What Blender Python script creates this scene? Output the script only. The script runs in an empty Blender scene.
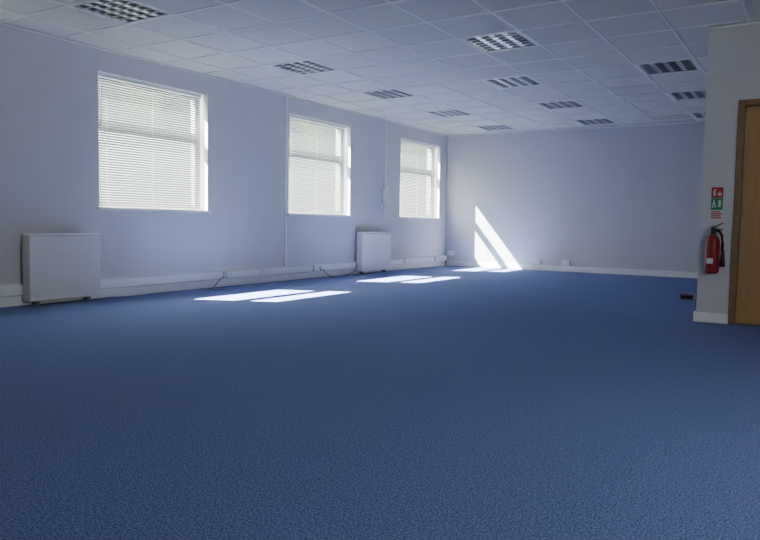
import bpy, bmesh, math, random
from mathutils import Vector, Matrix
random.seed(4)
C = bpy.context.scene.collection
PI = math.pi

# ------------------------------------------------------------------ materials
def new_mat(name):
    m = bpy.data.materials.new(name); m.use_nodes = True
    nt = m.node_tree; nt.nodes.clear()
    out = nt.nodes.new('ShaderNodeOutputMaterial')
    return m, nt, out
def pmat(name, col, rough=0.6, metal=0.0, noise=0.0, nscale=40, bump=0.0, bscale=80, spec=0.4):
    m, nt, out = new_mat(name)
    p = nt.nodes.new('ShaderNodeBsdfPrincipled')
    p.inputs['Roughness'].default_value = rough; p.inputs['Metallic'].default_value = metal
    p.inputs['Specular IOR Level'].default_value = spec
    tc = nt.nodes.new('ShaderNodeTexCoord')
    n = nt.nodes.new('ShaderNodeTexNoise'); n.inputs['Scale'].default_value = nscale; n.inputs['Detail'].default_value = 4
    nt.links.new(tc.outputs['Object'], n.inputs['Vector'])
    r = nt.nodes.new('ShaderNodeValToRGB')
    r.color_ramp.elements[0].position = 0.3; r.color_ramp.elements[1].position = 0.7
    r.color_ramp.elements[0].color = tuple(c*(1-noise) for c in col)+(1,)
    r.color_ramp.elements[1].color = tuple(min(1, c*(1+noise)) for c in col)+(1,)
    nt.links.new(n.outputs['Fac'], r.inputs['Fac']); nt.links.new(r.outputs['Color'], p.inputs['Base Color'])
    if bump:
        n2 = nt.nodes.new('ShaderNodeTexNoise'); n2.inputs['Scale'].default_value = bscale; n2.inputs['Detail'].default_value = 3
        nt.links.new(tc.outputs['Object'], n2.inputs['Vector'])
        b = nt.nodes.new('ShaderNodeBump'); b.inputs['Strength'].default_value = bump; b.inputs['Distance'].default_value = 0.004
        nt.links.new(n2.outputs['Fac'], b.inputs['Height']); nt.links.new(b.outputs['Normal'], p.inputs['Normal'])
    nt.links.new(p.outputs['BSDF'], out.inputs['Surface'])
    return m

M = {}
M['wall'] = pmat('wall_paint', (0.585, 0.565, 0.575), 0.75, noise=0.02, nscale=3, bump=0.15, bscale=150)
M['white'] = pmat('white_gloss_paint', (0.88, 0.87, 0.85), 0.4, noise=0.02)
M['upvc'] = pmat('white_upvc', (0.80, 0.81, 0.82), 0.35, noise=0.01)
M['plastic'] = pmat('white_plastic', (0.80, 0.80, 0.79), 0.35, noise=0.01)
M['grid'] = pmat('ceiling_grid_paint', (0.88, 0.86, 0.82), 0.45, noise=0.01)
M['heater'] = pmat('heater_enamel', (0.70, 0.67, 0.64), 0.45, noise=0.02)
M['heater_dark'] = pmat('heater_grille_dark', (0.06, 0.06, 0.07), 0.6, noise=0.05)
M['grey'] = pmat('grey_plastic', (0.18, 0.18, 0.20), 0.5, noise=0.05)
M['black'] = pmat('black_plastic', (0.015, 0.015, 0.017), 0.4, noise=0.1)
M['red'] = pmat('red_enamel', (0.25, 0.010, 0.016), 0.4, noise=0.03)
M['signred'] = pmat('sign_red', (0.42, 0.03, 0.03), 0.5, noise=0.02)
M['signgreen'] = pmat('sign_green', (0.02, 0.26, 0.11), 0.5, noise=0.02)
M['signwhite'] = pmat('sign_white', (0.62, 0.62, 0.62), 0.5, noise=0.02)
M['steel'] = pmat('brushed_steel', (0.6, 0.6, 0.62), 0.3, 1.0, noise=0.03)
M['alu'] = pmat('louvre_aluminium', (0.90, 0.90, 0.90), 0.35, 1.0, noise=0.02)
M['blade'] = pmat('louvre_cross_blade', (0.33, 0.33, 0.33), 0.4, 0.0, noise=0.02)
M['housing'] = pmat('luminaire_housing', (0.30, 0.30, 0.30), 0.6, noise=0.03)
M['tube'] = pmat('lamp_tube', (0.85, 0.85, 0.85), 0.3, noise=0.01)
M['brick'] = pmat('added_building_upper', (0.15, 0.20, 0.14), 0.8, noise=0.2, nscale=6)
M['render'] = pmat('added_building_lower', (0.45, 0.46, 0.45), 0.8, noise=0.08, nscale=2)
M['darkglass'] = pmat('added_building_glass', (0.10, 0.12, 0.11), 0.3, noise=0.05)
M['yard'] = pmat('outside_paving', (0.35, 0.34, 0.32), 0.9, noise=0.2, nscale=2)
M['oakframe'] = pmat('door_frame_wood', (0.25, 0.15, 0.075), 0.45, noise=0.12, nscale=12)

# carpet
m, nt, out = new_mat('blue_carpet'); M['carpet'] = m
p = nt.nodes.new('ShaderNodeBsdfPrincipled'); p.inputs['Roughness'].default_value = 0.95; p.inputs['Specular IOR Level'].default_value = 0.1
tc = nt.nodes.new('ShaderNodeTexCoord')
n = nt.nodes.new('ShaderNodeTexNoise'); n.inputs['Scale'].default_value = 150; n.inputs['Detail'].default_value = 3; n.inputs['Roughness'].default_value = 0.8
nt.links.new(tc.outputs['Object'], n.inputs['Vector'])
r = nt.nodes.new('ShaderNodeValToRGB')
r.color_ramp.elements[0].position = 0.40; r.color_ramp.elements[0].color = (0.042, 0.062, 0.165, 1)
r.color_ramp.elements[1].position = 0.62; r.color_ramp.elements[1].color = (0.215, 0.270, 0.510, 1)
nt.links.new(n.outputs['Fac'], r.inputs['Fac'])
nb = nt.nodes.new('ShaderNodeTexNoise'); nb.inputs['Scale'].default_value = 45; nb.inputs['Detail'].default_value = 6; nb.inputs['Roughness'].default_value = 0.7
nt.links.new(tc.outputs['Object'], nb.inputs['Vector'])
mp = nt.nodes.new('ShaderNodeMapRange'); mp.inputs['From Min'].default_value = 0.3; mp.inputs['From Max'].default_value = 0.7; mp.inputs['To Min'].default_value = 0.88; mp.inputs['To Max'].default_value = 1.12
nt.links.new(nb.outputs['Fac'], mp.inputs['Value'])
mx = nt.nodes.new('ShaderNodeVectorMath'); mx.operation = 'SCALE'
nt.links.new(r.outputs['Color'], mx.inputs[0]); nt.links.new(mp.outputs['Result'], mx.inputs['Scale'])
nt.links.new(mx.outputs['Vector'], p.inputs['Base Color'])
b = nt.nodes.new('ShaderNodeBump'); b.inputs['Strength'].default_value = 0.25; b.inputs['Distance'].default_value = 0.002
nt.links.new(n.outputs['Fac'], b.inputs['Height']); nt.links.new(b.outputs['Normal'], p.inputs['Normal'])
nt.links.new(p.outputs['BSDF'], out.inputs['Surface'])

# wood leaf
m, nt, out = new_mat('door_veneer'); M['wood'] = m
p = nt.nodes.new('ShaderNodeBsdfPrincipled'); p.inputs['Roughness'].default_value = 0.4
tc = nt.nodes.new('ShaderNodeTexCoord'); mpp = nt.nodes.new('ShaderNodeMapping'); mpp.inputs['Scale'].default_value = (22, 22, 1.6)
nt.links.new(tc.outputs['Object'], mpp.inputs['Vector'])
n = nt.nodes.new('ShaderNodeTexNoise'); n.inputs['Scale'].default_value = 2.0; n.inputs['Detail'].default_value = 6; n.inputs['Distortion'].default_value = 0.6
nt.links.new(mpp.outputs['Vector'], n.inputs['Vector'])
r = nt.nodes.new('ShaderNodeValToRGB')
r.color_ramp.elements[0].position = 0.3; r.color_ramp.elements[0].color = (0.40, 0.225, 0.095, 1)
r.color_ramp.elements[1].position = 0.7; r.color_ramp.elements[1].color = (0.46, 0.27, 0.12, 1)
nt.links.new(n.outputs['Fac'], r.inputs['Fac']); nt.links.new(r.outputs['Color'], p.inputs['Base Color'])
nt.links.new(p.outputs['BSDF'], out.inputs['Surface'])

# blind slats: white, slightly translucent
m, nt, out = new_mat('blind_slat'); M['slat'] = m
d = nt.nodes.new('ShaderNodeBsdfDiffuse'); d.inputs['Color'].default_value = (0.34, 0.35, 0.345, 1)
t = nt.nodes.new('ShaderNodeBsdfTranslucent'); t.inputs['Color'].default_value = (0.6, 0.62, 0.6, 1)
tc = nt.nodes.new('ShaderNodeTexCoord'); n = nt.nodes.new('ShaderNodeTexNoise'); n.inputs['Scale'].default_value = 5
nt.links.new(tc.outputs['Object'], n.inputs['Vector'])
mp = nt.nodes.new('ShaderNodeMapRange'); mp.inputs['To Min'].default_value = 0.015; mp.inputs['To Max'].default_value = 0.03
nt.links.new(n.outputs['Fac'], mp.inputs['Value'])
x = nt.nodes.new('ShaderNodeMixShader'); nt.links.new(mp.outputs['Result'], x.inputs[0])
nt.links.new(d.outputs[0], x.inputs[1]); nt.links.new(t.outputs[0], x.inputs[2]); nt.links.new(x.outputs[0], out.inputs['Surface'])

# clear pane
m, nt, out = new_mat('window_pane'); M['pane'] = m
d = nt.nodes.new('ShaderNodeBsdfTransparent'); d.inputs['Color'].default_value = (0.94, 0.97, 0.96, 1)
g = nt.nodes.new('ShaderNodeBsdfGlossy'); g.inputs['Roughness'].default_value = 0.02
x = nt.nodes.new('ShaderNodeMixShader'); x.inputs[0].default_value = 0.05
nt.links.new(d.outputs[0], x.inputs[1]); nt.links.new(g.outputs[0], x.inputs[2]); nt.links.new(x.outputs[0], out.inputs['Surface'])

# ceiling tile: fissured mineral fibre, each tile slightly different
X0G, DX, Y0G, DY = -4.93-0.29, 0.58, 3.84-0.30, 0.60
m, nt, out = new_mat('ceiling_tile'); M['ceil'] = m
p = nt.nodes.new('ShaderNodeBsdfPrincipled'); p.inputs['Roughness'].default_value = 0.9; p.inputs['Specular IOR Level'].default_value = 0.1
tc = nt.nodes.new('ShaderNodeTexCoord')
sub = nt.nodes.new('ShaderNodeVectorMath'); sub.operation = 'SUBTRACT'; sub.inputs[1].default_value = (X0G, Y0G, 0)
dv = nt.nodes.new('ShaderNodeVectorMath'); dv.operation = 'DIVIDE'; dv.inputs[1].default_value = (DX, DY, 1000)
fl = nt.nodes.new('ShaderNodeVectorMath'); fl.operation = 'FLOOR'
wn = nt.nodes.new('ShaderNodeTexWhiteNoise')
nt.links.new(tc.outputs['Object'], sub.inputs[0]); nt.links.new(sub.outputs[0], dv.inputs[0]); nt.links.new(dv.outputs[0], fl.inputs[0]); nt.links.new(fl.outputs[0], wn.inputs['Vector'])
mp = nt.nodes.new('ShaderNodeMapRange'); mp.inputs['To Min'].default_value = 0.96; mp.inputs['To Max'].default_value = 1.04
nt.links.new(wn.outputs['Value'], mp.inputs['Value'])
n = nt.nodes.new('ShaderNodeTexNoise'); n.inputs['Scale'].default_value = 70; n.inputs['Detail'].default_value = 4
nt.links.new(tc.outputs['Object'], n.inputs['Vector'])
r = nt.nodes.new('ShaderNodeValToRGB')
r.color_ramp.elements[0].position = 0.3; r.color_ramp.elements[0].color = (0.64, 0.61, 0.54, 1)
r.color_ramp.elements[1].position = 0.5; r.color_ramp.elements[1].color = (0.74, 0.71, 0.635, 1)
nt.links.new(n.outputs['Fac'], r.inputs['Fac'])
mx = nt.nodes.new('ShaderNodeVectorMath'); mx.operation = 'SCALE'
nt.links.new(r.outputs['Color'], mx.inputs[0]); nt.links.new(mp.outputs['Result'], mx.inputs['Scale'])
nt.links.new(mx.outputs['Vector'], p.inputs['Base Color']); nt.links.new(p.outputs['BSDF'], out.inputs['Surface'])

# ------------------------------------------------------------------ mesh helpers
def box(bm, x0, x1, y0, y1, z0, z1):
    vs = [bm.verts.new((x, y, z)) for z in (z0, z1) for x, y in ((x0, y0), (x1, y0), (x1, y1), (x0, y1))]
    for f in ((3,2,1,0), (4,5,6,7), (0,1,5,4), (1,2,6,5), (2,3,7,6), (3,0,4,7)):
        bm.faces.new([vs[i] for i in f])
    return vs
def tube(bm, pts, rad, seg=8):
    pts = [Vector(p) for p in pts]; rings = []
    for i, p in enumerate(pts):
        a = pts[max(0, i-1)]; c = pts[min(len(pts)-1, i+1)]
        t = (c-a).normalized()
        u = t.cross(Vector((0, 0, 1)))
        if u.length < 0.05: u = t.cross(Vector((0, 1, 0)))
        u.normalize(); v = t.cross(u)
        rings.append([bm.verts.new(p + (u*math.cos(2*PI*k/seg) + v*math.sin(2*PI*k/seg))*rad) for k in range(seg)])
    for a, c in zip(rings, rings[1:]):
        for k in range(seg): bm.faces.new((a[k], a[(k+1) % seg], c[(k+1) % seg], c[k]))
    bm.faces.new(rings[0][::-1]); bm.faces.new(rings[-1])
def lathe(bm, prof, cx=0, cy=0, seg=28):
    rings = []
    for r_, z in prof:
        rings.append([bm.verts.new((cx+r_*math.cos(2*PI*k/seg), cy+r_*math.sin(2*PI*k/seg), z)) for k in range(seg)])
    for a, c in zip(rings, rings[1:]):
        for k in range(seg): bm.faces.new((a[k], a[(k+1) % seg], c[(k+1) % seg], c[k]))
    bm.faces.new(rings[0][::-1]); bm.faces.new(rings[-1])
def obj(name, bm, mat, parent=None, bevel=0, smooth=False, label=None):
    bmesh.ops.recalc_face_normals(bm, faces=bm.faces)
    me = bpy.data.meshes.new(name); bm.to_mesh(me); bm.free()
    me.materials.append(mat)
    if smooth:
        for f in me.polygons: f.use_smooth = True
    o = bpy.data.objects.new(name, me); C.objects.link(o)
    if parent: o.parent = parent
    if bevel:
        md = o.modifiers.new('bevel', 'BEVEL'); md.width = bevel; md.segments = 2; md.limit_method = 'ANGLE'
    if label: o['label'] = label
    return o
def one(name, fn, mat, parent=None, **k):
    bm = bmesh.new(); fn(bm); return obj(name, bm, mat, parent, **k)
def boxes(name, lst, mat, parent=None, **k):
    bm = bmesh.new()
    for b_ in lst: box(bm, *b_)
    return obj(name, bm, mat, parent, **k)
def tag(o, label, cat, group=None):
    o['label'] = label; o['category'] = cat
    if group: o['group'] = group
    return o
def thing(name, label, cat, loc, group=None, rotz=0):
    o = bpy.data.objects.new(name, None); C.objects.link(o); o.location = loc; o.rotation_euler = (0, 0, rotz)
    o.empty_display_size = 0.1
    return tag(o, label, cat, group)
def struct(o): o['kind'] = 'structure'; return o
def dup(root, loc, label, rotz=None):
    r_ = root.copy(); C.objects.link(r_); r_.location = loc; r_['label'] = label
    if rotz is not None: r_.rotation_euler = (0, 0, rotz)
    for ch in list(root.children):
        c = ch.copy(); C.objects.link(c); c.parent = r_
        for g_ in ch.children:
            d_ = g_.copy(); C.objects.link(d_); d_.parent = c
    return r_

# ------------------------------------------------------------------ room
H = 2.515
XL, XR, YB, YF = -6.20, 2.20, 12.32, -2.60
XS, YS = -0.882, 6.63           # corner of the projecting right hand block
WT = 0.285
struct(boxes('floor', [(XL-WT, XR+WT, YF-WT, YB+0.1, -0.1, 0)], M['carpet']))
WZ0, WZ1, WW = 0.92, 2.285, 1.49
WINS = [(4.54, 1), (7.53, 2), (10.54, 3), (1.56, 4)]
def wall_with(name, lo, hi, openings, mk):
    lst = [mk(lo, hi, 0, WZ0-0.02), mk(lo, hi, WZ1, 2.78)]; prev = lo
    for a, c in sorted(openings):
        lst.append(mk(prev, a, WZ0-0.02, WZ1)); prev = c
    lst.append(mk(prev, hi, WZ0-0.02, WZ1))
    struct(boxes(name, lst, M['wall']))
wall_with('wall_left', YF-WT, YB+0.1, [(y, y+WW) for y, _ in WINS], lambda a, c, z0, z1: (XL-WT, XL, a, c, z0, z1))
struct(boxes('wall_back', [(XL, XR+WT, YB, YB+0.1, 0, 2.78)], M['wall']))
FILL_WINS = [(1.4, 5)]         # y of the unseen window added in the right wall as fill light
struct(boxes('wall_behind', [(XL, XR+WT, YF-WT, YF, 0, 2.78)], M['wall']))
wall_with('wall_right', YF, YB, [(y_, y_+WW) for y_, _ in FILL_WINS], lambda a, c, z0, z1: (XR, XR+WT, a, c, z0, z1))
DX0, DX1, DZ = -0.598, 0.335, 1.855
struct(boxes('wall_partition', [(XS, DX0, YS, YS+0.12, 0, H), (DX1, XR, YS, YS+0.12, 0, H), (DX0, DX1, YS, YS+0.12, DZ, H),
                                (XS, XS+0.12, YS+0.12, YB, 0, H)], M['wall']))
# ceiling
LIGHTS = [(-4.93, 3.84), (-4.93, 6.24), (-4.93, 8.04), (-4.93, 9.84), (-4.93, 11.64),
          (-2.61, 6.24), (-3.19, 8.04), (-3.19, 9.84), (-3.19, 11.64),
          (-1.45, 8.04), (-1.45, 9.84), (-1.45, 11.64)]
gx = sorted(set([XL, XR] + [X0G+DX*k for k in range(-5, 20) if XL < X0G+DX*k < XR]))
gy = sorted(set([YF, YB] + [Y0G+DY*k for k in range(-15, 20) if YF < Y0G+DY*k < YB]))
bm = bmesh.new(); V = {}
for i, x_ in enumerate(gx):
    for j, y_ in enumerate(gy): V[i, j] = bm.verts.new((x_, y_, H))
for i in range(len(gx)-1):
    for j in range(len(gy)-1):
        cx, cy = (gx[i]+gx[i+1])/2, (gy[j]+gy[j+1])/2
        if any(abs(cx-a) < 0.1 and abs(cy-c) < 0.1 for a, c in LIGHTS): continue
        bm.faces.new((V[i, j], V[i, j+1], V[i+1, j+1], V[i+1, j]))
box(bm, XL, XR, YF, YB, 2.70, 2.78)
struct(obj('ceiling', bm, M['ceil']))
bm = bmesh.new(); hw = 0.012
for x_ in gx[1:-1]: box(bm, x_-hw, x_+hw, YF, YB, H-0.006, H+0.004)
for y_ in gy[1:-1]: box(bm, XL, XR, y_-hw, y_+hw, H-0.0065, H+0.0035)
struct(obj('trim_1', bm, M['grid']))                                    # exposed tee grid
struct(boxes('trim_2', [(XL, XL+0.025, YF, YB, H-0.022, H-0.007), (XL+0.025, XS, YB-0.025, YB, H-0.022, H-0.007),
                        (XS, XR, YS-0.025, YS, H-0.022, H-0.007)], M['grid']))   # wall angle
# skirtings
struct(boxes('baseboard_left', [(XL, XL+0.022, YF, YB-0.02, 0, 0.092), (XL, XL+0.052, YF, YB-0.02, 0.100, 0.190), (XL, XL+0.016, YF, YB-0.02, 0.190, 0.200)], M['white'], bevel=0.004))
struct(boxes('baseboard_back', [(XL+0.05, XS, YB-0.02, YB, 0, 0.10)], M['white'], bevel=0.004))
struct(boxes('baseboard_right', [(XS-0.018, DX0-0.03, YS-0.018, YS, 0, 0.085), (XS-0.018, XS, YS, YB-0.02, 0, 0.085), (DX1+0.06, XR, YS-0.018, YS, 0, 0.085)], M['white'], bevel=0.003))

# ------------------------------------------------------------------ windows (local: +x into the room)
def window(k, loc, rotz):
    w = bpy.data.objects.new('window_%d' % k, None); C.objects.link(w); w.location = loc; w.rotation_euler = (0, 0, rotz); struct(w)
    xf0, xf1 = -0.215, -0.155
    fr = 0.055; hz = WZ1-WZ0; tz = 1.77-WZ0; th = 0.06
    boxes('window_frame', [(xf0, xf1, 0, fr, 0, hz), (xf0, xf1, WW-fr, WW, 0, hz), (xf0, xf1, fr, WW-fr, 0, fr), (xf0, xf1, fr, WW-fr, hz-fr, hz),
                           (xf0, xf1, fr, WW-fr, tz-th, tz+th)], M['upvc'], w, bevel=0.004)
    boxes('window_pane', [(-0.19, -0.186, fr, WW-fr, fr, tz-th), (-0.19, -0.186, fr, WW-fr, tz+th, hz-fr)], M['pane'], w)
    boxes('window_sill', [(-0.155, 0.0, 0, WW, -0.02, 0), (0.0, 0.035, -0.03, WW+0.03, -0.022, 0.0)], M['white'], w)
    boxes('window_reveal', [(xf1, -0.001, 0, 0.003, 0, hz), (xf1, -0.001, WW-0.003, WW, 0, hz), (xf1, -0.001, 0.003, WW-0.003, hz-0.003, hz)], M['white'], w)  # white lining puts the bright glow of the reveals into the colour
    boxes('window_handle', [(xf1, xf1+0.02, WW/2-0.012, WW/2+0.012, 0.02, 0.045), (xf1+0.02, xf1+0.03, WW/2-0.012, WW/2+0.09, 0.022, 0.040)], M['upvc'], w, bevel=0.002)
for y0, k in WINS: window(k, (XL, y0, WZ0), 0)
for y0, k in FILL_WINS: window(k, (XR, y0+WW, WZ0), PI)  # unseen window, added to brighten the room

BL = {1: 'white venetian blind in the largest, nearest window above the panel heater end',
      2: 'white venetian blind in the middle window beside the vertical cable conduit',
      3: 'white venetian blind in the far window next to the back corner',
      4: 'white venetian blind, nearly shut, in the window before the nearest panel heater'}
for y0, k in WINS:
    t = thing('venetian_blind', BL[k], 'blind', (XL-0.090, y0, WZ0), 'venetian blinds in the left wall windows')
    e0 = 0.012; e1 = WW-(0.035 if k != 4 else 0.042)
    hz = WZ1-WZ0
    boxes('headrail', [(-0.02, 0.02, e0, e1, hz-0.034, hz-0.005)], M['upvc'], t, bevel=0.002)
    boxes('bottom_rail', [(-0.012, 0.012, e0, e1, 0.0, 0.014)], M['upvc'], t, bevel=0.002)
    bm = bmesh.new(); pitch = 0.0262; z = 0.032; a = math.radians(52 if k != 4 else 98)
    while z < hz-0.04:
        rows = []
        for s in (-1, -0.33, 0.33, 1):
            u = s*0.0144; bow = 0.0010*(1-s*s)
            dx = u*math.cos(a) + bow*math.sin(a); dz = -u*math.sin(a) + bow*math.cos(a)
            rows.append([bm.verts.new((dx, yy, z+dz)) for yy in (e0, e1)])
        for q, w_ in zip(rows, rows[1:]): bm.faces.new((q[0], q[1], w_[1], w_[0]))
        z += pitch
    obj('slats', bm, M['slat'], t)
    bm = bmesh.new()
    for yy in (0.16, WW/2, WW-0.16):
        box(bm, 0.012, 0.0132, yy-0.001, yy+0.001, 0.012, hz-0.03)
        box(bm, -0.0132, -0.012, yy-0.001, yy+0.001, 0.012, hz-0.03)
    obj('ladder_cord', bm, M['upvc'], t)
    one('tilt_wand', lambda bm: tube(bm, [(0.026, 0.09, hz-0.03), (0.028, 0.09, hz-0.75)], 0.003, 6), M['plastic'], t)

# ------------------------------------------------------------------ door
d = bpy.data.objects.new('door_1', None); C.objects.link(d); d.location = (DX0, YS, 0); struct(d)
DW = DX1-DX0
boxes('door_frame', [(-0.03, 0.022, -0.015, 0.12, 0, DZ+0.03), (DW-0.022, DW+0.03, -0.015, 0.12, 0, DZ+0.03), (0.022, DW-0.022, -0.015, 0.12, DZ-0.022, DZ+0.03)], M['oakframe'], d, bevel=0.004)
boxes('door_leaf', [(0.025, DW-0.025, 0.02, 0.064, 0.006, DZ-0.025)], M['wood'], d, bevel=0.002)
one('door_handle', lambda bm: (box(bm, DW-0.12, DW-0.08, 0.012, 0.02, 0.88, 1.08), tube(bm, [(DW-0.10, 0.02, 1.0), (DW-0.10, -0.035, 1.0), (DW-0.22, -0.035, 1.0)], 0.009, 8)), M['steel'], d)

# ------------------------------------------------------------------ luminaires
NAMES = {0: 'louvred ceiling light nearest the camera, above the nearest window',
 1: 'second louvred ceiling light in the row beside the windows',
 2: 'third louvred ceiling light in the row beside the windows, by the middle window',
 3: 'fourth louvred ceiling light in the row beside the windows, before the far window',
 4: 'farthest louvred ceiling light in the row beside the windows',
 5: 'louvred ceiling light set one tile out of the middle row, at top centre',
 6: 'nearest of the three aligned ceiling lights in the middle row',
 7: 'second of the three aligned ceiling lights in the middle row',
 8: 'ceiling light of the middle row closest to the back wall',
 9: 'nearest of the three ceiling lights in the right row by the partition',
 10: 'middle of the three ceiling lights in the right row by the partition',
 11: 'ceiling light of the right row closest to the back wall'}
def make_light():
    t = thing('ceiling_light', NAMES[0], 'ceiling light', (LIGHTS[0][0], LIGHTS[0][1], H), 'recessed square ceiling lights')
    a, c = 0.276, 0.286
    boxes('frame', [(-a-.002, -a+.016, -c, c, -0.007, 0.06), (a-.016, a+.002, -c, c, -0.007, 0.06), (-a+.016, a-.016, -c-.002, -c+.016, -0.007, 0.06), (-a+.016, a-.016, c-.016, c+.002, -0.007, 0.06)], M['grid'], t)
    boxes('housing', [(-a-.01, a+.01, -c-.01, c+.01, 0.085, 0.10), (-a-.01, -a, -c-.01, c+.01, 0.006, 0.085), (a, a+.01, -c-.01, c+.01, 0.006, 0.085), (-a, a, -c-.01, -c, 0.006, 0.085), (-a, a, c, c+.01, 0.006, 0.085)], M['housing'], t)
    xs = [-0.19, -0.0635, 0.0635, 0.19]
    for x_ in xs:
        one('lamp_tube', lambda bm: tube(bm, [(x_, -0.26, 0.068), (x_, 0.26, 0.068)], 0.008, 10), M['tube'], t, smooth=True)
    bm = bmesh.new()                                             # V reflectors lengthways
    def vee(x_, w_):
        vs = [[bm.verts.new((x_+s*w_, yy, zz)) for yy in (-0.264, 0.264)] for s, zz in ((-1, 0.0), (-.45, 0.022), (0, 0.052), (.45, 0.022), (1, 0.0))]
        vs.append(vs[0])
        for q, w2 in zip(vs, vs[1:]): bm.faces.new((q[0], q[1], w2[1], w2[0]))
    for x_ in (-0.127, 0, 0.127): vee(x_, 0.026)
    for x_ in (-0.25, 0.25): vee(x_, 0.012)
    obj('reflector', bm, M['alu'], t)
    bm = bmesh.new()                                             # wedge shaped cross blades, dark lower edges
    for j in range(0, 7):
        yy = -0.262+0.524*j/6
        h0, h1 = 0.012, 0.003
        v = [bm.verts.new(q) for q in ((-0.258, yy-h0, -0.003), (0.258, yy-h0, -0.003), (0.258, yy+h0, -0.003), (-0.258, yy+h0, -0.003),
                                       (-0.258, yy-h1, 0.012), (0.258, yy-h1, 0.012), (0.258, yy+h1, 0.012), (-0.258, yy+h1, 0.012))]
        for f in ((3,2,1,0), (4,5,6,7), (0,1,5,4), (1,2,6,5), (2,3,7,6), (3,0,4,7)): bm.faces.new([v[i] for i in f])
    obj('louvre', bm, M['blade'], t)
    return t
L0 = make_light()
for k in range(1, 12): dup(L0, (LIGHTS[k][0], LIGHTS[k][1], H), NAMES[k])

# ------------------------------------------------------------------ panel heaters
def heater(y0, y1, label):
    w = y1-y0
    t = thing('panel_heater', label, 'heater', (XL, y0, 0), 'white electric panel heaters')
    z0, z1, dp = 0.045, 0.665, 0.165
    boxes('casing', [(0.054, dp-0.012, 0.012, w-0.012, z0+0.01, z1-0.02)], M['heater'], t, bevel=0.006)
    boxes('front_panel', [(dp-0.012, dp, 0.0, w, z0, z1-0.030)], M['heater'], t, bevel=0.006)
    boxes('top_cover', [(0.054, dp+0.004, -0.002, w+0.002, z1-0.02, z1)], M['white'], t, bevel=0.005)
    boxes('side_panel', [(0.054, dp-0.014, 0.0, 0.012, z0, z1-0.022)], M['heater'], t)
    boxes('side_panel', [(0.054, dp-0.014, w-0.012, w, z0, z1-0.022)], M['heater'], t)
    bm = bmesh.new()
    n_ = int((w-0.1)/0.03)
    for i in range(n_): box(bm, 0.07, dp-0.03, 0.05+i*0.03, 0.068+i*0.03, z1-0.001, z1+0.001)
    obj('outlet_grille', bm, M['heater_dark'], t)
    boxes('control_knob', [(0.10, 0.13, w-0.003, w+0.012, z1-0.12, z1-0.09)], M['grey'], t, bevel=0.003)
    for yy in (0.08, w-0.12):
        boxes('foot', [(0.06, 0.12, yy, yy+0.04, 0.0, z0+0.012)], M['grey'], t, bevel=0.002)
    return t
heater(3.69, 4.43, 'boxy white panel heater at left edge, below and before the nearest window')
heater(9.14, 10.00, 'boxy white panel heater between the middle and far windows')

# ------------------------------------------------------------------ sockets (local: faces -Y, wall at y=0)
def make_socket():
    t = thing('wall_socket', 'white double socket on left trunking, under the nearest window', 'socket', (0, 0, 0), 'white double wall sockets')
    boxes('back_box', [(-0.073, 0.073, -0.022, 0, -0.043, 0.043)], M['plastic'], t, bevel=0.003)
    boxes('face_plate', [(-0.073, 0.073, -0.030, -0.0225, -0.043, 0.043)], M['white'], t, bevel=0.003)
    for s in (-1, 1):
        boxes('rocker_switch', [(s*0.022-0.007, s*0.022+0.007, -0.034, -0.030, 0.005, 0.030)], M['white'], t)
        boxes('pin_holes', [(s*0.047-0.003, s*0.047+0.003, -0.0306, -0.030, 0.008, 0.018), (s*0.047-0.014, s*0.047-0.007, -0.0306, -0.030, -0.016, -0.010),
                            (s*0.047+0.007, s*0.047+0.014, -0.0306, -0.030, -0.016, -0.010)], M['black'], t)
    return t
SX = XL+0.052
S0 = make_socket(); S0.location = (SX, 6.30, 0.146); S0.rotation_euler = (0, 0, PI/2)
dup(S0, (SX, 6.98, 0.146), 'white double socket on left trunking, midway between nearest and middle windows', PI/2)
dup(S0, (SX, 8.10, 0.146), 'white double socket on left trunking, under the middle window', PI/2)
dup(S0, (SX, 10.70, 0.146), 'white double socket on left trunking, just past the farther heater', PI/2)
dup(S0, (SX, 11.85, 0.146), 'white double socket at the far end of the left trunking', PI/2)
dup(S0, (-4.34, YB, 0.158), 'white double socket on back wall, nearer the sunlit triangle', 0)
dup(S0, (-3.80, YB, 0.160), 'white double socket on back wall, farther right of the two', 0)
dup(S0, (-6.06, YB, 0.25), 'white double socket on back wall, tucked in the left corner', 0)

# plugs and cables
def cable(name, label, pts, rad=0.004, mat='plastic'):
    cu = []
    P = [Vector(p) for p in pts]; P = [P[0]]+P+[P[-1]]
    for i in range(1, len(P)-2):
        for s in range(8):
            u = s/8
            a, b_, c, d_ = P[i-1], P[i], P[i+1], P[i+2]
            cu.append(0.5*((2*b_)+(c-a)*u+(2*a-5*b_+4*c-d_)*u*u+(3*b_-a-3*c+d_)*u**3))
    cu.append(P[-2])
    return tag(one(name, lambda bm: tube(bm, cu, rad, 6), M[mat], smooth=True), label, 'cable')
cable('power_cable', 'grey cable looping from the trunking to the carpet under the nearest window',
      [(XL+0.089, 6.22, 0.13), (XL+0.14, 6.12, 0.12), (XL+0.13, 6.00, 0.02), (XL+0.20, 5.86, 0.005), (XL+0.30, 6.02, 0.005), (XL+0.20, 6.25, 0.005)], 0.005, 'grey')
cable('power_cable', 'pale heater flex running along the floor to the trunking end of the nearest heater',
      [(XL+0.08, 4.44, 0.10), (XL+0.07, 4.55, 0.03), (XL+0.06, 4.75, 0.006), (XL+0.06, 5.1, 0.006)], 0.005)
cable('power_cable', 'pale flex from the farther heater to the trunking before it',
      [(XL+0.08, 9.13, 0.16), (XL+0.12, 8.95, 0.05), (XL+0.13, 8.6, 0.006), (XL+0.12, 8.35, 0.02), (XL+0.092, 8.20, 0.13)], 0.005, 'grey')
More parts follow.
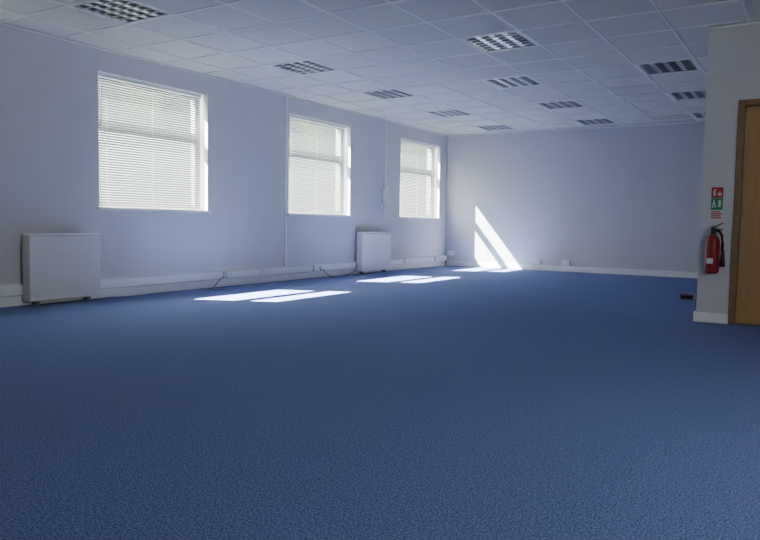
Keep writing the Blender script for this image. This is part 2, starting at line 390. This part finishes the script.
def plug(loc, label):
    t = thing('mains_plug', label, 'plug', loc, None, PI/2)
    boxes('plug_body', [(-0.022, 0.022, -0.030, 0, -0.022, 0.025)], M['plastic'], t, bevel=0.006)
    boxes('cord_grip', [(-0.006, 0.006, -0.022, -0.008, -0.036, -0.021)], M['grey'], t, bevel=0.001)
plug((SX+0.0345, 6.253, 0.146), 'white mains plug in the socket under the nearest window')
plug((SX+0.0345, 8.147, 0.146), 'white mains plug in the socket under the middle window')

# ------------------------------------------------------------------ conduits and entry phone on left wall
def conduit(y, z0, label):
    t = thing('cable_conduit', label, 'conduit', (XL, y, z0), 'vertical white cable conduits')
    boxes('channel', [(0, 0.016, -0.012, 0.012, 0, H-0.024-z0)], M['plastic'], t)
    boxes('snap_cover', [(0.0162, 0.020, -0.013, 0.013, 0, H-0.024-z0)], M['white'], t, bevel=0.001)
conduit(7.46, 0.202, 'slim white cable conduit running floor trunking to ceiling, left of middle window')
conduit(10.02, 1.38, 'slim cable conduit from ceiling down to the wall entry phone')
t = thing('entry_phone', 'white wall mounted entry phone with handset between middle and far windows', 'phone', (XL, 9.98, 1.13))
boxes('base_plate', [(0, 0.034, -0.045, 0.045, 0.02, 0.245)], M['plastic'], t, bevel=0.006)
def handset(bm):
    # curved grip with swollen ear and mouth pieces
    secs = []
    for i in range(15):
        u = i/14; z = u*0.285-0.005
        e = abs(2*u-1)
        depth = 0.015 + 0.014*max(0, (e-0.6)/0.4)
        wid = 0.020 + 0.016*max(0, (e-0.55)/0.45)
        xc = 0.084 - 0.020*e*e
        secs.append([bm.verts.new((xc-depth, -0.0-wid, z)), bm.verts.new((xc+depth*0.5, -wid, z)), bm.verts.new((xc+depth*0.5, wid, z)), bm.verts.new((xc-depth, wid, z))])
    for a_, c_ in zip(secs, secs[1:]):
        for k_ in range(4): bm.faces.new((a_[k_], a_[(k_+1) % 4], c_[(k_+1) % 4], c_[k_]))
    bm.faces.new(secs[0][::-1]); bm.faces.new(secs[-1])
one('handset', handset, M['white'], t, bevel=0.003)
def coil(bm):
    pts = []
    for i in range(160):
        a = i/159; ang = a*2*PI*18
        z = 0.01 - 0.20*math.sin(PI*a); yy = 0.0+0.03*(a-0.5)
        pts.append((0.03+0.007*math.cos(ang), yy+0.007*math.sin(ang), z))
    tube(bm, pts, 0.0035, 5)
one('coiled_cord', coil, M['white'], t, smooth=True)

# ------------------------------------------------------------------ partition: sign, extinguisher
t = thing('fire_sign', 'small white sign with green and red blocks above the extinguisher', 'sign', (-0.757, YS, 0.885))
boxes('sign_plate', [(-0.048, 0.048, -0.003, 0, 0, 0.28)], M['signwhite'], t)
boxes('red_panel', [(-0.046, 0.046, -0.0042, -0.003, 0.188, 0.277)], M['signred'], t)
boxes('green_panel', [(-0.046, 0.046, -0.0042, -0.003, 0.085, 0.186)], M['signgreen'], t)
def picto(bm):
    box(bm, -0.030, -0.014, -0.0052, -0.0042, 0.205, 0.250); box(bm, -0.026, -0.018, -0.0052, -0.0042, 0.250, 0.260); box(bm, -0.018, -0.006, -0.0052, -0.0042, 0.255, 0.260)
    for dx, h_ in ((0.008, 0.03), (0.018, 0.045), (0.028, 0.026)):
        vs = [bm.verts.new((dx-0.007, -0.0052, 0.208)), bm.verts.new((dx+0.007, -0.0052, 0.208)), bm.verts.new((dx+0.002, -0.0052, 0.208+h_))]
        bm.faces.new(vs)
    box(bm, -0.028, -0.018, -0.0052, -0.0042, 0.160, 0.172); box(bm, -0.032, -0.014, -0.0052, -0.0042, 0.128, 0.156); box(bm, -0.038, -0.028, -0.0052, -0.0042, 0.104, 0.128); box(bm, -0.016, -0.006, -0.0052, -0.0042, 0.104, 0.128)
    box(bm, 0.010, 0.030, -0.0052, -0.0042, 0.110, 0.170)
one('pictograms', picto, M['signwhite'], t)
boxes('text_lines', [(-0.042, 0.042-0.012*(i % 2), -0.0036, -0.003, 0.012+i*0.017, 0.022+i*0.017) for i in range(4)], M['signred'], t)

ex = thing('fire_extinguisher', 'red fire extinguisher with black hose hanging on the partition beside the door', 'fire extinguisher', (-0.765, YS-0.085, 0.43))
one('cylinder', lambda bm: lathe(bm, [(0.040, 0), (0.052, 0.006), (0.056, 0.02), (0.056, 0.265), (0.054, 0.285), (0.045, 0.305), (0.030, 0.322), (0.020, 0.335)]), M['red'], ex, smooth=True)
def lab(bm):
    rows = [[bm.verts.new((0.0568*math.sin(a), -0.0568*math.cos(a), z)) for a in [math.radians(-42+8*i) for i in range(8)]] for z in (0.085, 0.130)]
    for i in range(7): bm.faces.new((rows[0][i], rows[0][i+1], rows[1][i+1], rows[1][i]))
one('label_band', lab, M['signwhite'], ex, smooth=True, label='white printed label')
one('valve', lambda bm: (lathe(bm, [(0.022, 0.325), (0.022, 0.35), (0.016, 0.352), (0.016, 0.388)], seg=14), box(bm, -0.018, 0.034, -0.014, 0.014, 0.352, 0.380)), M['black'], ex)
def levers(bm, up):
    y = 0.011
    pts = [(-0.018, 0.388), (0.02, 0.394), (0.074, 0.425)] if up else [(-0.018, 0.370), (0.03, 0.370), (0.072, 0.366)]
    for (xa, za), (xb, zb) in zip(pts, pts[1:]):
        v = []
        for yy in (-y, y):
            v += [bm.verts.new((xa, yy, za)), bm.verts.new((xb, yy, zb)), bm.verts.new((xb, yy, zb+0.009)), bm.verts.new((xa, yy, za+0.009))]
        for f in ((0,1,2,3), (7,6,5,4), (0,4,5,1), (1,5,6,2), (2,6,7,3), (3,7,4,0)): bm.faces.new([v[i] for i in f])
one('squeeze_lever', lambda bm: levers(bm, True), M['black'], ex)
one('carry_handle', lambda bm: levers(bm, False), M['black'], ex)
one('hose', lambda bm: tube(bm, [(0.028, 0, 0.366), (0.050, -0.01, 0.355), (0.070, -0.012, 0.32), (0.076, -0.012, 0.25), (0.074, -0.010, 0.19)], 0.012, 10), M['black'], ex, smooth=True)
one('nozzle', lambda bm: lathe(bm, [(0.024, 0.06), (0.020, 0.11), (0.015, 0.16), (0.012, 0.20)], 0.080, -0.008, 14), M['black'], ex, smooth=True)
boxes('wall_bracket', [(-0.025, 0.025, 0.075, 0.085, 0.20, 0.40), (-0.012, 0.012, 0.014, 0.076, 0.352, 0.362)], M['steel'], ex)

# ------------------------------------------------------------------ floor outlet near the partition
t = thing('floor_outlet', 'small dark outlet box standing on the blue carpet near the partition corner', 'outlet box', (-1.24, 8.60, 0))
boxes('outlet_body', [(-0.08, 0.08, -0.05, 0.05, 0, 0.065)], M['grey'], t, bevel=0.008)
boxes('outlet_face', [(-0.06, 0.06, -0.054, -0.05, 0.012, 0.050)], M['black'], t)
boxes('lid', [(-0.07, 0.07, -0.04, 0.045, 0.065, 0.072)], M['grey'], t, bevel=0.002)

# ------------------------------------------------------------------ outside: building added to dim the sky behind the blinds
struct(boxes('ground', [(-60, -9, -10, 80, -3.7, -3.5)], M['yard']))
t = thing('sky_dimming_building', 'invented building added outside to dim the sky seen through the window blinds', 'building', (-25, 12, -3.5))
boxes('ground_floor_wall', [(-6, 0, 0, 50, 0, 8.0)], M['render'], t)  # pale lower wall of the added building keeps the lower panes brighter
boxes('upper_wall', [(-6, 0, 0, 50, 8.0, 11.2)], M['brick'], t)  # dark upper wall of the added building greys the upper panes
boxes('roof_edge', [(-6.2, 0.2, -0.2, 50.2, 11.2, 11.4)], M['brick'], t)
for i in range(12):
    o = boxes('window', [(0.0, 0.05, 1.5+i*4, 3.4+i*4, 8.5, 9.9)], M['brick'], t)
    boxes('pane', [(0.05, 0.06, 1.6+i*4, 3.3+i*4, 8.6, 9.8)], M['darkglass'], o)

# ------------------------------------------------------------------ light
w = bpy.data.worlds.new('sky'); bpy.context.scene.world = w; w.use_nodes = True
bg = w.node_tree.nodes['Background']; bg.inputs['Color'].default_value = (0.97, 0.98, 1.0, 1); bg.inputs['Strength'].default_value = 20.0
sl = bpy.data.lights.new('sun', 'SUN'); sl.energy = 220; sl.angle = math.radians(0.55); sl.color = (1.0, 0.98, 0.95)
so = bpy.data.objects.new('sun', sl); C.objects.link(so); so.location = (-15, 0, 12)
so.rotation_euler = Vector((1, 0.46, -1.22)).to_track_quat('-Z', 'Y').to_euler()
def portal(loc, direction):
    l = bpy.data.lights.new('window_portal', 'AREA'); l.shape = 'RECTANGLE'; l.size = 1.5; l.size_y = 1.5
    l.cycles.is_portal = True
    o = bpy.data.objects.new('window_portal', l); C.objects.link(o); o.location = loc
    o.rotation_euler = Vector(direction).to_track_quat('-Z', 'Y').to_euler()
zc = (WZ0+WZ1)/2
for y0, k in WINS: portal((XL-WT-0.01, y0+WW/2, zc), (1, 0, 0))
for y0, k in FILL_WINS: portal((XR+WT+0.01, y0+WW/2, zc), (-1, 0, 0))

# ------------------------------------------------------------------ camera
Yd = Vector((440, -40, 702)).normalized()
Xd = Vector((1126, 66, -702)); Xd = (Xd - Yd*Xd.dot(Yd)).normalized()
D = Yd.cross(Xd)
right = Vector((Xd[0], Yd[0], -D[0])); down = Vector((Xd[1], Yd[1], -D[1])); fwd = Vector((Xd[2], Yd[2], -D[2]))
R = Matrix((right, -down, -fwd)).transposed().to_4x4()
cd = bpy.data.cameras.new('camera'); cd.sensor_fit = 'HORIZONTAL'; cd.sensor_width = 36; cd.lens = 702/760*36; cd.clip_start = 0.05
co = bpy.data.objects.new('camera', cd); C.objects.link(co)
co.matrix_world = Matrix.Translation((0, 0, 0.8135)) @ R
bpy.context.scene.camera = co
